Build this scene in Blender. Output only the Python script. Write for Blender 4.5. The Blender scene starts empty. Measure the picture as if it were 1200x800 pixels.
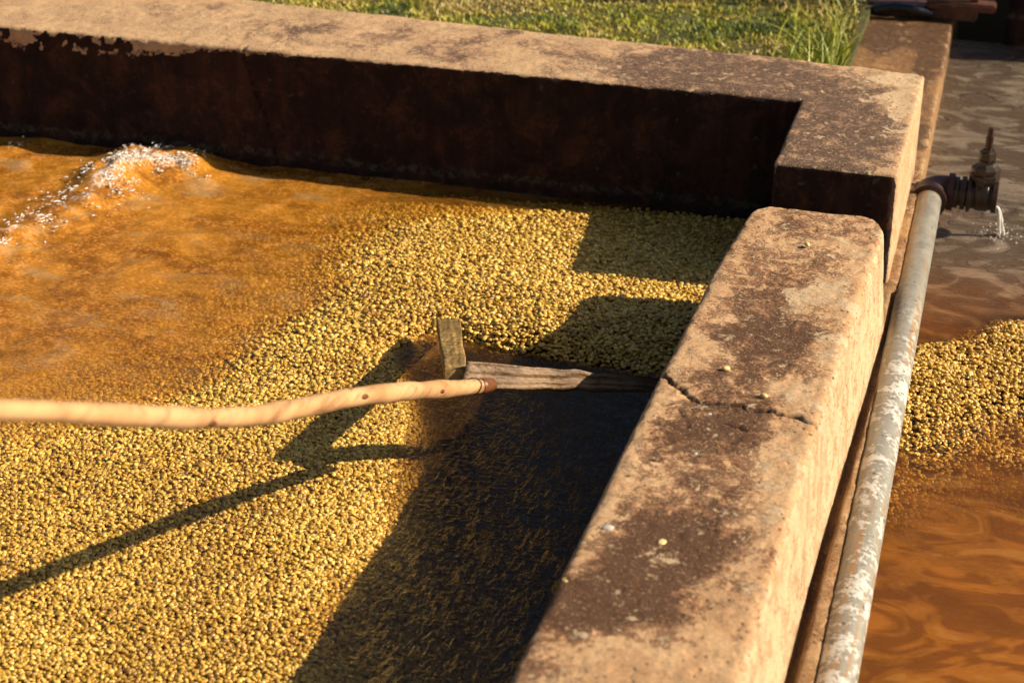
import bpy, bmesh, math, random
import numpy as np
from mathutils import Vector, Matrix, Quaternion
random.seed(4); rng = np.random.default_rng(4)
scene = bpy.context.scene
C = scene.collection

# ------------------------------------------------------------------ camera
H = 1.25; FPX = 2100.0; PITCH = math.radians(26.9); YAW = math.radians(-16.1)
fwd = np.array([math.sin(YAW)*math.cos(PITCH), math.cos(YAW)*math.cos(PITCH), -math.sin(PITCH)])
rgt = np.cross(fwd, [0, 0, 1]); rgt /= np.linalg.norm(rgt); upv = np.cross(rgt, fwd)
EYE = np.array([0, 0, H])
cam = bpy.data.cameras.new('camera'); co = bpy.data.objects.new('camera', cam); C.objects.link(co)
co.matrix_world = Matrix(((rgt[0], upv[0], -fwd[0], 0), (rgt[1], upv[1], -fwd[1], 0), (rgt[2], upv[2], -fwd[2], H), (0, 0, 0, 1)))
cam.sensor_width = 36; cam.lens = FPX/1200*36; cam.clip_end = 500; cam.clip_start = .05
cam.dof.use_dof = True; cam.dof.focus_distance = 2.55; cam.dof.aperture_fstop = 6.3
scene.camera = co

# ------------------------------------------------------------------ light
SAZ = math.radians(80); SEL = math.radians(32)          # azimuth from +Y towards +X
sdir = Vector((math.sin(SAZ)*math.cos(SEL), math.cos(SAZ)*math.cos(SEL), math.sin(SEL)))
w = bpy.data.worlds.new('World'); scene.world = w; w.use_nodes = True
nt = w.node_tree; bg = nt.nodes['Background']
sky = nt.nodes.new('ShaderNodeTexSky'); sky.sky_type = 'NISHITA'; sky.sun_disc = False
sky.sun_elevation = SEL; sky.sun_rotation = SAZ; sky.dust_density = 2.0; sky.ozone_density = 1.0
nt.links.new(sky.outputs[0], bg.inputs[0]); bg.inputs[1].default_value = 0.05
sl = bpy.data.lights.new('sun', 'SUN'); sl.energy = 5.0; sl.angle = math.radians(.5); sl.color = (1.0, .86, .66)
so = bpy.data.objects.new('sun', sl); C.objects.link(so); so.rotation_mode = 'QUATERNION'
so.rotation_quaternion = sdir.to_track_quat('Z', 'Y')
scene.view_settings.view_transform = 'Standard'; scene.view_settings.look = 'None'
scene.view_settings.exposure = 0.76; scene.view_settings.gamma = 1

# ------------------------------------------------------------------ helpers
def at(px, py, z=0.0):          # point of the place seen at a photograph pixel, on the level z
    d = fwd*FPX + rgt*(px-600) - upv*(py-400)
    return EYE + d*((z-H)/d[2])
def tag(o, label=None, cat=None, group=None, kind=None):
    if label: o['label'] = label
    if cat: o['category'] = cat
    if group: o['group'] = group
    if kind: o['kind'] = kind
    return o
def link(name, me, mat=None, parent=None):
    o = bpy.data.objects.new(name, me); C.objects.link(o)
    if mat: me.materials.append(mat)
    if parent: o.parent = parent
    return o
def empty(name, loc=(0, 0, 0)):
    o = bpy.data.objects.new(name, None); C.objects.link(o); o.location = loc; o.empty_display_size = .05; return o
def mesh_np(name, V, F, smooth=True):
    me = bpy.data.meshes.new(name); V = np.asarray(V, dtype=np.float32); F = np.asarray(F, dtype=np.int32)
    n, k = F.shape
    me.vertices.add(len(V)); me.vertices.foreach_set('co', V.ravel())
    me.loops.add(n*k); me.loops.foreach_set('vertex_index', F.ravel())
    me.polygons.add(n); me.polygons.foreach_set('loop_start', np.arange(n, dtype=np.int32)*k)
    me.polygons.foreach_set('use_smooth', np.full(n, smooth)); me.update(calc_edges=True); me.validate()
    return me
def attr(me, name, vals):       # vals n x 3 -> colour attribute on points
    a = me.color_attributes.new(name, 'FLOAT_COLOR', 'POINT'); v = np.ones((len(vals), 4), np.float32); v[:, :3] = vals
    a.data.foreach_set('color', v.ravel())
_P = rng.random((64, 64, 64)).astype(np.float32)
def vnoise(p, f, off=0.0):      # smooth value noise 0..1
    q = np.asarray(p)*f + off + 100; i = np.floor(q).astype(int); t = q-i; t = t*t*(3-2*t); r = 0
    for dx in (0, 1):
        for dy in (0, 1):
            for dz in (0, 1):
                wgt = (t[:, 0] if dx else 1-t[:, 0])*(t[:, 1] if dy else 1-t[:, 1])*(t[:, 2] if dz else 1-t[:, 2])
                r = r + wgt*_P[(i[:, 0]+dx) % 64, (i[:, 1]+dy) % 64, (i[:, 2]+dz) % 64]
    return r
def fbm(p, f, o=4, off=0.0):
    s = 0; a = .5; n = 0
    for k in range(o): s = s + a*vnoise(p, f*2**k, off+k*7.3); n += a; a *= .5
    return s/n
def sstep(a, b, x): t = np.clip((x-a)/(b-a), 0, 1); return t*t*(3-2*t)
def polydist(P, pts):           # distance of points P (n,2) to a polyline
    d = np.full(len(P), 9.0)
    for a, b in zip(pts[:-1], pts[1:]):
        a = np.array(a); b = np.array(b); ab = b-a; t = np.clip(((P-a)@ab)/(ab@ab), 0, 1)
        d = np.minimum(d, np.linalg.norm(P-(a+t[:, None]*ab), axis=1))
    return d

# ------------------------------------------------------------------ materials
def M(name):
    m = bpy.data.materials.new(name); m.use_nodes = True; t = m.node_tree
    return m, t, t.nodes['Principled BSDF']
def nd(t, typ, **kw):
    n = t.nodes.new(typ)
    for k, v in kw.items(): setattr(n, k, v)
    return n
def noise(t, scale, detail=6, rough=.6, vec=None, dist=0):
    n = nd(t, 'ShaderNodeTexNoise'); n.inputs['Scale'].default_value = scale; n.inputs['Detail'].default_value = detail
    n.inputs['Roughness'].default_value = rough; n.inputs['Distortion'].default_value = dist
    if vec is not None: t.links.new(vec, n.inputs['Vector'])
    return n.outputs['Fac']
def mth(t, op, a, b=None, c=None):
    n = nd(t, 'ShaderNodeMath', operation=op)
    for i, v in enumerate((a, b, c)):
        if v is None: continue
        if isinstance(v, (int, float)): n.inputs[i].default_value = v
        else: t.links.new(v, n.inputs[i])
    return n.outputs[0]
def rmp(t, fac, lo, hi, a=0., b=1., smooth=True):
    n = nd(t, 'ShaderNodeMapRange'); n.interpolation_type = 'SMOOTHSTEP' if smooth else 'LINEAR'
    t.links.new(fac, n.inputs[0])
    for i, v in ((1, lo), (2, hi), (3, a), (4, b)): n.inputs[i].default_value = v
    return n.outputs[0]
def mixc(t, fac, a, b):
    n = nd(t, 'ShaderNodeMix', data_type='RGBA')
    if isinstance(fac, (int, float)): n.inputs[0].default_value = fac
    else: t.links.new(fac, n.inputs[0])
    for i, v in ((6, a), (7, b)):
        if isinstance(v, tuple): n.inputs[i].default_value = (*v, 1)
        else: t.links.new(v, n.inputs[i])
    return n.outputs[2]
def bump(t, b, h, dist, strength=1.0, normal=None):
    n = nd(t, 'ShaderNodeBump'); n.inputs['Distance'].default_value = dist; n.inputs['Strength'].default_value = strength
    t.links.new(h, n.inputs['Height'])
    if normal is not None: t.links.new(normal, n.inputs['Normal'])
    if b is not None: t.links.new(n.outputs[0], b.inputs['Normal'])
    return n.outputs[0]
def mapped(t, scale, src='Object', rot=(0, 0, 0)):
    tc = nd(t, 'ShaderNodeTexCoord'); mp = nd(t, 'ShaderNodeMapping'); mp.inputs['Scale'].default_value = scale
    mp.inputs['Rotation'].default_value = rot
    t.links.new(tc.outputs[src], mp.inputs['Vector']); return mp.outputs[0]

def concrete(name, c1, c2, stain, dark, pale, wet=0.0):
    m, t, b = M(name); ob = mapped(t, (1, 1, 1))
    av = nd(t, 'ShaderNodeAttribute', attribute_name='wear_shade'); sp = nd(t, 'ShaderNodeSeparateColor'); t.links.new(av.outputs['Color'], sp.inputs[0])
    R, G, B = sp.outputs
    n1 = noise(t, 13, 9, .68, ob, .5); n2 = noise(t, 60, 8, .74, ob, .3); n3 = noise(t, 260, 6, .8, ob); n4 = noise(t, 5, 4, .5, ob)
    n5 = noise(t, 30, 10, .80, ob, .35)
    col = mixc(t, rmp(t, n1, .36, .62), c1, c2)
    col = mixc(t, rmp(t, n5, .50, .62, 0, .45), col, tuple(x*.55 for x in c2))
    sfac = mth(t, 'ADD', R, mth(t, 'MULTIPLY', mth(t, 'SUBTRACT', n5, .5), 4.0))
    sfac = mth(t, 'ADD', sfac, mth(t, 'MULTIPLY', mth(t, 'SUBTRACT', n3, .5), 1.1))
    st2 = mixc(t, rmp(t, n2, .38, .62), tuple(x*1.6 for x in stain), (stain[0]*3.6, stain[1]*3.1, stain[2]*2.6))
    col = mixc(t, mth(t, 'MULTIPLY', rmp(t, sfac, .30, .42), .72), col, st2)
    col = mixc(t, mth(t, 'MULTIPLY', rmp(t, sfac, .54, .76), .92), col, stain)
    pf = mth(t, 'ADD', B, mth(t, 'MULTIPLY', mth(t, 'SUBTRACT', n5, .5), 6.0))
    pf = mth(t, 'ADD', pf, mth(t, 'MULTIPLY', mth(t, 'SUBTRACT', n3, .5), 1.0))
    pf = rmp(t, pf, .50, .56)
    col = mixc(t, mth(t, 'MULTIPLY', pf, .85), col, mixc(t, rmp(t, n2, .3, .7), pale, tuple(x*.8 for x in pale)))
    vo = nd(t, 'ShaderNodeTexVoronoi'); vo.inputs['Scale'].default_value = 95; t.links.new(ob, vo.inputs['Vector'])
    spk = mth(t, 'MULTIPLY', rmp(t, vo.outputs['Distance'], .22, .12), rmp(t, n1, .45, .55))
    col = mixc(t, mth(t, 'MULTIPLY', spk, .75), col, tuple(x*.5 for x in stain))
    col = mixc(t, rmp(t, n3, .47, .66, 0, .5), col, tuple(x*.5 for x in c2))
    col = mixc(t, rmp(t, n3, .47, .36, 0, .5), col, tuple(min(1, x*1.35) for x in c1))
    # G = dark streaked face, its shade painted into the colour
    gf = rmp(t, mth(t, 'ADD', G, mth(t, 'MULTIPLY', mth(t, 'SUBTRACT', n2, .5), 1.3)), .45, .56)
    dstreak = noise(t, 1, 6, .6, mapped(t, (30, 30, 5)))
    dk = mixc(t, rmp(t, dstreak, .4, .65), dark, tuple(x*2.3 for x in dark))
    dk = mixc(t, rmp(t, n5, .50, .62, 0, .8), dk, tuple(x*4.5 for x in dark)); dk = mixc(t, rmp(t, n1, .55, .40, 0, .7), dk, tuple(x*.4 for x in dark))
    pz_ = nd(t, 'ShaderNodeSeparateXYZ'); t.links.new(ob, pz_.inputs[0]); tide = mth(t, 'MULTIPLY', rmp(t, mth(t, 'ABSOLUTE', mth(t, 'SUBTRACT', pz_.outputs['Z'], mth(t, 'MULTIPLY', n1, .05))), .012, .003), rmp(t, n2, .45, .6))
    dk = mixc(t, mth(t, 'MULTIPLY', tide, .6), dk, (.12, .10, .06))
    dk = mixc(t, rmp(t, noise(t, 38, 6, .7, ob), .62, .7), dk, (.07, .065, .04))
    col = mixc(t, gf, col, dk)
    hs = nd(t, 'ShaderNodeAttribute', attribute_name='crack'); col = mixc(t, hs.outputs['Fac'], col, (.018, .009, .006))
    t.links.new(col, b.inputs['Base Color'])
    t.links.new(rmp(t, n2, .3, .7, .78-wet*.5, .95-wet*.35), b.inputs['Roughness']); b.inputs['Specular IOR Level'].default_value = .25+wet*.3
    hgt = mth(t, 'SUBTRACT', mth(t, 'ADD', mth(t, 'MULTIPLY', n2, .6), mth(t, 'MULTIPLY', n3, .5)), mth(t, 'MULTIPLY', spk, .5)); hgt = mth(t, 'ADD', hgt, mth(t, 'MULTIPLY', pf, .12))
    bump(t, b, hgt, .005, 1.0)
    return m
m_wall = concrete('weathered_plaster', (.62, .40, .215), (.52, .30, .15), (.060, .023, .011), (.014, .006, .0035), (.74, .54, .33))
m_wall2 = concrete('weathered_plaster_back', (.60, .385, .205), (.46, .285, .155), (.075, .043, .032), (.023, .0082, .0038), (.76, .54, .32))
m_ledge = concrete('wet_plaster', (.40, .22, .075), (.22, .11, .040), (.075, .032, .010), (.04, .02, .01), (.5, .3, .14), wet=.7)

def bean_mat():
    m, t, b = M('parchment_coffee')
    av = nd(t, 'ShaderNodeAttribute', attribute_name='tint'); av.attribute_type = 'INSTANCER'
    n = noise(t, 260, 4, .6, mapped(t, (1, 1, 1)))
    r = nd(t, 'ShaderNodeValToRGB'); e = r.color_ramp.elements
    e[0].position = 0; e[0].color = (.80, .58, .24, 1); e[1].position = 1; e[1].color = (.88, .60, .16, 1)
    for p, c in ((.01, (.80, .58, .24, 1)), (.02, (.22, .13, .03, 1)), (.05, (.26, .11, .02, 1)), (.16, (.30, .16, .018, 1)), (.5, (.56, .33, .042, 1)), (.82, (.76, .50, .095, 1))):
        q = e.new(p); q.color = c
    t.links.new(av.outputs['Fac'], r.inputs[0])
    col = mixc(t, rmp(t, n, .4, .7, 0, .6), r.outputs[0], (.22, .105, .014))
    t.links.new(col, b.inputs['Base Color']); b.inputs['Roughness'].default_value = .30; b.inputs['Specular IOR Level'].default_value = .6
    bump(t, b, n, .0006, .5)
    return m
m_bean = bean_mat()
def simple(name, col, rough=.7, metal=0, sc=60, var=.35, bd=.001, spec=.4, col2=None, stretch=(1, 1, 1)):
    m, t, b = M(name); v = mapped(t, stretch); n = noise(t, sc, 7, .65, v)
    c = mixc(t, rmp(t, n, .3, .7), col, col2 or tuple(x*(1-var) for x in col)); t.links.new(c, b.inputs['Base Color'])
    b.inputs['Roughness'].default_value = rough; b.inputs['Metallic'].default_value = metal; b.inputs['Specular IOR Level'].default_value = spec
    bump(t, b, n, bd); return m
m_bed = simple('silt', (.20, .12, .035), .9, sc=90, bd=.004)
m_bed_dark = simple('dark_silt', (.05, .028, .012), .9, sc=90, bd=.004)

def water_mat(name, murk1, murk2, tintc, mot=40, rough=.04, swirl=False, shade_sheen_c=(.012, .0055, .0020)):
    # 'flow': R opacity of silt, G ripple strength, B foam
    m, t, b = M(name); t.nodes.remove(b); out = [n for n in t.nodes if n.type == 'OUTPUT_MATERIAL'][0]
    ob = mapped(t, (1, 1, 1)); av = nd(t, 'ShaderNodeAttribute', attribute_name='flow'); sp = nd(t, 'ShaderNodeSeparateColor'); t.links.new(av.outputs['Color'], sp.inputs[0])
    R, G, B = sp.outputs; sa0 = nd(t, 'ShaderNodeAttribute', attribute_name='clear_shade_sheen').outputs['Fac']
    # ripples
    r1 = noise(t, 1, 3, .5, mapped(t, (30, 55, 30), rot=(0, 0, .25)), 2.2)
    r2 = noise(t, 1, 4, .55, mapped(t, (120, 210, 90), rot=(0, 0, -.5)), .4)
    ws = noise(t, 9, 3, .5, ob)
    hh = mth(t, 'ADD', mth(t, 'MULTIPLY', r1, 1.0), mth(t, 'MULTIPLY', r2, .10 if swirl else .22))
    r3 = noise(t, 1, 4, .6, mapped(t, (62, 28, 60), rot=(0, 0, .9)), 3.0)
    if not swirl:
        rd = mth(t, 'SUBTRACT', 1, mth(t, 'MULTIPLY', mth(t, 'ABSOLUTE', mth(t, 'SUBTRACT', r3, .5)), 5)); rd = mth(t, 'MAXIMUM', rd, 0)
        hh = mth(t, 'ADD', hh, mth(t, 'MULTIPLY', mth(t, 'ADD', mth(t, 'MULTIPLY', rd, .30), r3), mth(t, 'MULTIPLY', sa0, .85)))
    hh = mth(t, 'MULTIPLY', hh, G)
    nrm = bump(t, None, hh, .0022, 1.0)
    # silt, with painted reflections and pool shade
    d1 = noise(t, mot, 5, .65, ob, .15); d2 = noise(t, 150, 4, .6, mapped(t, (1, 1.6, 1)), 0); d3 = noise(t, 5, 3, .5, ob, 1.5)
    mk = mixc(t, rmp(t, d3, .35, .65), murk1, murk2); sa = nd(t, 'ShaderNodeAttribute', attribute_name='clear_shade_sheen')
    mk = mixc(t, rmp(t, mth(t, 'ADD', mth(t, 'MULTIPLY', d1, .4), mth(t, 'MULTIPLY', d2, .6)), .46, .60, 0, .10 if swirl else .75), mk, tuple(min(1, x*1.55+.03) for x in murk1))
    if not swirl:
        wf = noise(t, 1, 6, .62, mapped(t, (7, 15, 7), rot=(0, 0, .35)), 1.0); mk = mixc(t, rmp(t, wf, .53, .68, 0, .42), mk, (.46, .33, .17)); mk = mixc(t, rmp(t, wf, .45, .34, 0, .6), mk, (.17, .055, .006))  # pale wisps: silvery sky reflections painted into the water colour
    mk = mixc(t, sa.outputs['Fac'], mk, shade_sheen_c)  # pool shade and far sky reflection put in as murk colour
    vf = nd(t, 'ShaderNodeTexVoronoi', feature='DISTANCE_TO_EDGE'); vf.inputs['Scale'].default_value = 95; t.links.new(mapped(t, (1, 1, .4)), vf.inputs['Vector'])
    lace = rmp(t, vf.outputs['Distance'], .14, .02)
    foamf = mth(t, 'MULTIPLY', rmp(t, mth(t, 'ADD', B, mth(t, 'MULTIPLY', mth(t, 'SUBTRACT', noise(t, 60, 7, .8, ob), .5), 2.2)), .45, .85), mth(t, 'ADD', mth(t, 'MULTIPLY', lace, .75), .2))
    mk = mixc(t, foamf, mk, (.80, .74, .66))
    if swirl:
        sw = noise(t, 1, 2.5, .5, mapped(t, (7, 13, 8), rot=(0, 0, .45)), 1.8); mk = mixc(t, rmp(t, sw, .46, .57, 0, .65), mk, mixc(t, sa0, (.10, .030, .004), (.060, .036, .022))); mk = mixc(t, rmp(t, sw, .43, .36, 0, .45), mk, mixc(t, sa0, (.32, .14, .03), (.27, .215, .16)))  # far swirls: grey sky reflection painted as colour
        cl = rmp(t, mth(t, 'ABSOLUTE', mth(t, 'SUBTRACT', sw, .5)), .016, .004, 0, .8); mk = mixc(t, mth(t, 'MULTIPLY', cl, sa0), mk, (.03, .016, .009))  # dark wave troughs of the reflection painted in
    df = nd(t, 'ShaderNodeBsdfDiffuse'); t.links.new(mk, df.inputs[0])
    tr = nd(t, 'ShaderNodeBsdfTransparent'); tc2 = mixc(t, R, (1, .94, .80), tintc); t.links.new(tc2, tr.inputs[0])
    ms = nd(t, 'ShaderNodeMixShader'); t.links.new(mth(t, 'MAXIMUM', R, mth(t, 'MULTIPLY', foamf, .8)), ms.inputs[0]); t.links.new(tr.outputs[0], ms.inputs[1]); t.links.new(df.outputs[0], ms.inputs[2])
    gl = nd(t, 'ShaderNodeBsdfGlossy'); gl.inputs['Roughness'].default_value = rough; t.links.new(nrm, gl.inputs['Normal'])
    fr = nd(t, 'ShaderNodeFresnel'); ge = nd(t, 'ShaderNodeNewGeometry'); t.links.new(mth(t, 'ADD', 1.34, mth(t, 'MULTIPLY', ge.outputs['Backfacing'], 1/1.34-1.34)), fr.inputs['IOR']); t.links.new(nrm, fr.inputs['Normal'])
    mf = nd(t, 'ShaderNodeMixShader'); t.links.new(fr.outputs[0], mf.inputs[0]); t.links.new(ms.outputs[0], mf.inputs[1]); t.links.new(gl.outputs[0], mf.inputs[2])
    t.links.new(mf.outputs[0], out.inputs['Surface'])
    return m
m_water = water_mat('silty_water', (.44, .18, .018), (.27, .092, .008), (.97, .80, .45))
m_water2 = water_mat('channel_water', (.26, .088, .010), (.16, .055, .006), (.97, .80, .45), mot=14, rough=.06, swirl=True, shade_sheen_c=(.15, .12, .088))

# ------------------------------------------------------------------ masonry: a rounded, worn block over a union of rectangles
def masonry(name, rects, z0, z1, r=.01, rp=None, step=.004, warp=None, rough=.0022, wear_shade=None, cracks=None, mat=None, zfine=None, ygrad=None):
    xs = sorted({v for q in rects for v in (q[0], q[2])}); ys = sorted({v for q in rects for v in (q[1], q[3])})
    def lines(vals, st):
        o = []
        for a, b in zip(vals[:-1], vals[1:]):
            n = max(1, int(round((b-a)/st))); o += list(np.linspace(a, b, n+1)[:-1])
        return np.array(o+[vals[-1]])
    X = lines(xs, step); Y = lines(ys, step); Z = lines([z0, (z1-.26 if z0 < z1-.3 else z0), z1] if z0 < z1-.3 else [z0, z1], step)
    if z0 < z1-.3: Z = np.concatenate([[z0], Z[Z >= z1-.26]])
    nx, ny, nz = len(X), len(Y), len(Z)
    cx = (X[1:]+X[:-1])/2; cy = (Y[1:]+Y[:-1])/2
    ins = np.zeros((nx+1, ny+1), bool); 
    for q in rects: ins[1:-1, 1:-1] |= ((cx[:, None] > q[0]) & (cx[:, None] < q[2]) & (cy[None] > q[1]) & (cy[None] < q[3]))
    vid = -np.ones((nx, ny, nz), int); faces = []
    I, J = np.nonzero(ins[1:-1, 1:-1])
    faces.append(np.stack([(I, J, nz-1+0*I), (I+1, J, nz-1+0*I), (I+1, J+1, nz-1+0*I), (I, J+1, nz-1+0*I)], 0).transpose(2, 0, 1))
    K = np.arange(nz-1)
    for di, dj in ((1, 0), (-1, 0), (0, 1), (0, -1)):
        A = ins[1:-1, 1:-1]; Bn = ins[1+di:nx+di, 1+dj:ny+dj]; I, J = np.nonzero(A & ~Bn)
        if di: i0 = I+(1 if di > 0 else 0); a = (i0, J); b = (i0, J+1)
        else: j0 = J+(1 if dj > 0 else 0); a = (I+1, j0); b = (I, j0)
        if di < 0 or dj < 0: a, b = b, a
        aI, aJ, bI, bJ = (np.repeat(v, nz-1) for v in (*a, *b)); k = np.tile(K, len(I))
        faces.append(np.stack([(aI, aJ, k), (bI, bJ, k), (bI, bJ, k+1), (aI, aJ, k+1)], 0).transpose(2, 0, 1))
    Fi = np.concatenate(faces); flat = (Fi[..., 0]*ny+Fi[..., 1])*nz+Fi[..., 2]
    u, inv = np.unique(flat, return_inverse=True); F = inv.reshape(-1, 4)
    V = np.stack([X[u//(ny*nz)], Y[(u//nz) % ny], Z[u % nz]], 1)
    def inner(V, r, full):      # nearest point of the shrunken union
        best = None; bd = None
        for i, q in enumerate(rects):
            lo = np.array([q[0]+r, q[1]+r, -9.]); hi = np.array([q[2]-r, q[3]-r, (z1-r if full else 9.)])
            for j, p in enumerate(rects):       # extend into a neighbour that it butts against
                if i == j: continue
                if abs(q[3]-p[1]) < 1e-6 and q[0] >= p[0]-1e-6 and q[2] <= p[2]+1e-6: hi[1] = p[3]-r
            c = np.clip(V, lo, hi); d = np.linalg.norm(V-c, axis=1)
            if best is None: best, bd = c, d
            else: k = d < bd; best = np.where(k[:, None], c, best); bd = np.where(k, d, bd)
        return best, bd
    for rr, full in (((rp, False),) if rp else ()) + ((r, True),):
        c, d = inner(V, rr, full); k = d > rr*.999999
        # keep surface points on the surface: push out to exactly rr
        sc = np.where(d > 1e-9, rr/np.maximum(d, 1e-9), 1)
        edge = d > rr+1e-7
        V = np.where(edge[:, None], c+(V-c)*sc[:, None], V)
    V0 = V.copy()
    top = V0[:, 2] > z1-r-1e-5
    if warp: V = warp(V)
    # outward direction for roughness
    c, d = inner(V0, .02, True); nrm = (V0-c)/np.maximum(d, 1e-6)[:, None]
    nz_ = fbm(V0, 16, 5); sdf = 1-.75*sstep(.5, .9, np.abs(nrm[:, 0])); V = V + nrm*((nz_-.5)*rough*3*sdf)[:, None] + nrm*((fbm(V0, 110, 3, 2)-.5)*rough*1.1*sdf)[:, None] - nrm*(sstep(.66, .76, vnoise(V0, 120))*rough*.5*sdf)[:, None]
    edgeness = sstep(.0, .016, d-.0199)
    V = V - nrm*(edgeness*(sstep(.57, .68, fbm(V0, 60, 4, 5))*.005+sstep(.60, .68, fbm(V0, 24, 3, 15))*.006)*(.4+.6*sdf))[:, None]
    W = wear_shade(V, V0, nrm) if wear_shade else np.zeros((len(V), 3))
    ck = np.zeros(len(V))
    for fn in (cracks or []):
        dd, wd, dp = fn(V, V0); g = 1-sstep(0, wd, dd); V = V - nrm*(g*dp)[:, None]; ck = np.maximum(ck, 1-sstep(wd*.35, wd*.9, dd))
    me = mesh_np(name, V, F); attr(me, 'wear_shade', W); attr(me, 'crack', np.repeat(ck[:, None], 3, 1))
    return link(name, me, mat)

def blobs(V, pts, z):           # soft stain map from spots measured in the photograph
    s = np.zeros(len(V)); V = V.copy()
    V[:, 0] += (fbm(V, 22, 4, 31)-.5)*.075; V[:, 1] += (fbm(V, 22, 4, 57)-.5)*.12
    for px, py, rr, a in pts:
        c = at(px, py, z); d = np.hypot((V[:, 0]-c[0]), (V[:, 1]-c[1])*.75)/rr
        s = s + a*np.exp(-d*d)
    return s

# right wall
ZR = .20
def warpR(V):
    V = V.copy(); y = V[:, 1]; t = (V[:, 0]+.375)/(.21)
    left = np.interp(y, [0, 1.3, 1.86, 2.3, 2.5], [-.392, -.381, -.374, -.364, -.352])
    right = np.interp(y, [0, 1.4, 1.86, 2.5], [-.172, -.168, -.163, -.146])
    batter = np.clip((ZR-V[:, 2])/.2, 0, 1)
    V[:, 0] = left + t*(right-left) + t*batter*.017
    V[:, 2] += np.interp(y, [1.2, 2.2, 2.5], [.006, 0, -.002])*np.clip(V[:, 2]/.2, 0, 1)
    return V
stR = [(790, 575, .035, .45), (760, 620, .035, .5), (870, 585, .03, .4), (700, 720, .035, .4), (810, 560, .03, .4), (845, 440, .03, .35), (920, 330, .03, .4), (640, 765, .035, .35), (860, 700, .02, .3), (930, 262, .05, .55), (880, 300, .05, .4), (1000, 270, .03, .4), (960, 310, .035, .45), (900, 350, .05, .6), (985, 350, .03, .35), (960, 385, .03, .45), (880, 385, .05, .8), (930, 400, .045, .7),
       (900, 430, .045, .75), (840, 395, .03, .5), (870, 470, .05, .65), (820, 455, .035, .4), (800, 500, .04, .75), (845, 515, .045, .8), (880, 500, .035, .6), (770, 530, .035, .6),
       (870, 545, .03, .4), (740, 600, .035, .5), (790, 610, .02, .3), (850, 600, .04, .6), (830, 640, .045, .85), (790, 660, .04, .7), (740, 660, .05, .75), (700, 690, .05, .7), (760, 700, .04, .6),
       (720, 730, .04, .55), (670, 700, .03, .5), (800, 720, .025, .4), (780, 760, .03, .35), (620, 780, .03, .3), (650, 740, .02, .3), (950, 440, .02, .2), (900, 730, .012, .5), (905, 660, .012, .6), (890, 620, .012, .5), (853, 750, .014, .4)]
paR = [(935, 345, .025, .5), (975, 340, .03, .45), (1005, 300, .016, .4), (900, 285, .018, .35), (985, 400, .03, .4), (1000, 360, .02, .5), (960, 470, .04, .35), (920, 600, .05, .2), (940, 560, .04, .25), (990, 280, .012, .4)]
def wear_shade_R(V, V0, n):
    R = blobs(V, stR, ZR)*.85+.16*sstep(1.9, 2.3, V[:, 1]); B = blobs(V, paR, ZR)*1.7
    side = sstep(.5, .9, n[:, 0])
    R = R*(1-side) + side*(-.1+.6*sstep(.55, .7, vnoise(V*np.array([1, 1, .22]), 45))); B = np.maximum(B, side*.75)
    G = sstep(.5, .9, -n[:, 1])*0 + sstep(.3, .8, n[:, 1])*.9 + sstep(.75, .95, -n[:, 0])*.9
    return np.stack([R, G, B], 1)
ckR = [tuple(at(px, py, ZR)[:2]) for px, py in ((778, 440), (788, 452), (806, 464), (820, 472), (840, 474), (858, 475), (876, 481), (898, 482), (915, 487), (935, 490), (958, 499))]
ckR2 = [tuple(at(px, py, ZR)[:2]) for px, py in ((850, 497), (862, 501), (874, 506))]
ckR3 = [tuple(at(px, py, ZR)[:2]) for px, py in ((797, 480), (804, 494), (808, 503))]
def ck(poly, w, dp):
    def f(V, V0):
        j = (fbm(V0, 130, 2)-.5)*.008
        return np.where(V0[:, 2] > ZR-.03, np.abs(polydist(V[:, :2]+j[:, None], poly)), 9), w*(.75+.5*vnoise(V0, 70, 3)), dp
    return f
cpts = [(at(px, py, ZR)[:2], rr) for px, py, rr in ((785, 475, .004), (800, 470, .003), (815, 510, .003), (765, 540, .005), (735, 560, .004), (790, 520, .003), (690, 640, .004), (860, 520, .003), (770, 500, .003))]
def pits(V, V0):
    d = np.full(len(V), 9.)
    for c, rr in cpts: d = np.minimum(d, np.hypot(V[:, 0]-c[0], V[:, 1]-c[1])*(.004/rr))
    return np.where(V0[:, 2] > ZR-.02, d, 9), np.full(len(V), .004), .003
wallR = masonry('concrete_wall', [(-.375, .35, -.165, 2.545)], -.30, ZR, r=.013, rp=.068, step=.0032, warp=warpR, wear_shade=wear_shade_R,
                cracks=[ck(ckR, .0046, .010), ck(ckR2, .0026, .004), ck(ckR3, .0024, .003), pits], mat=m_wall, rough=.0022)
tag(wallR, 'low cracked tan concrete wall with rounded end, running down the right of the bean tank', 'concrete wall')

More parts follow.
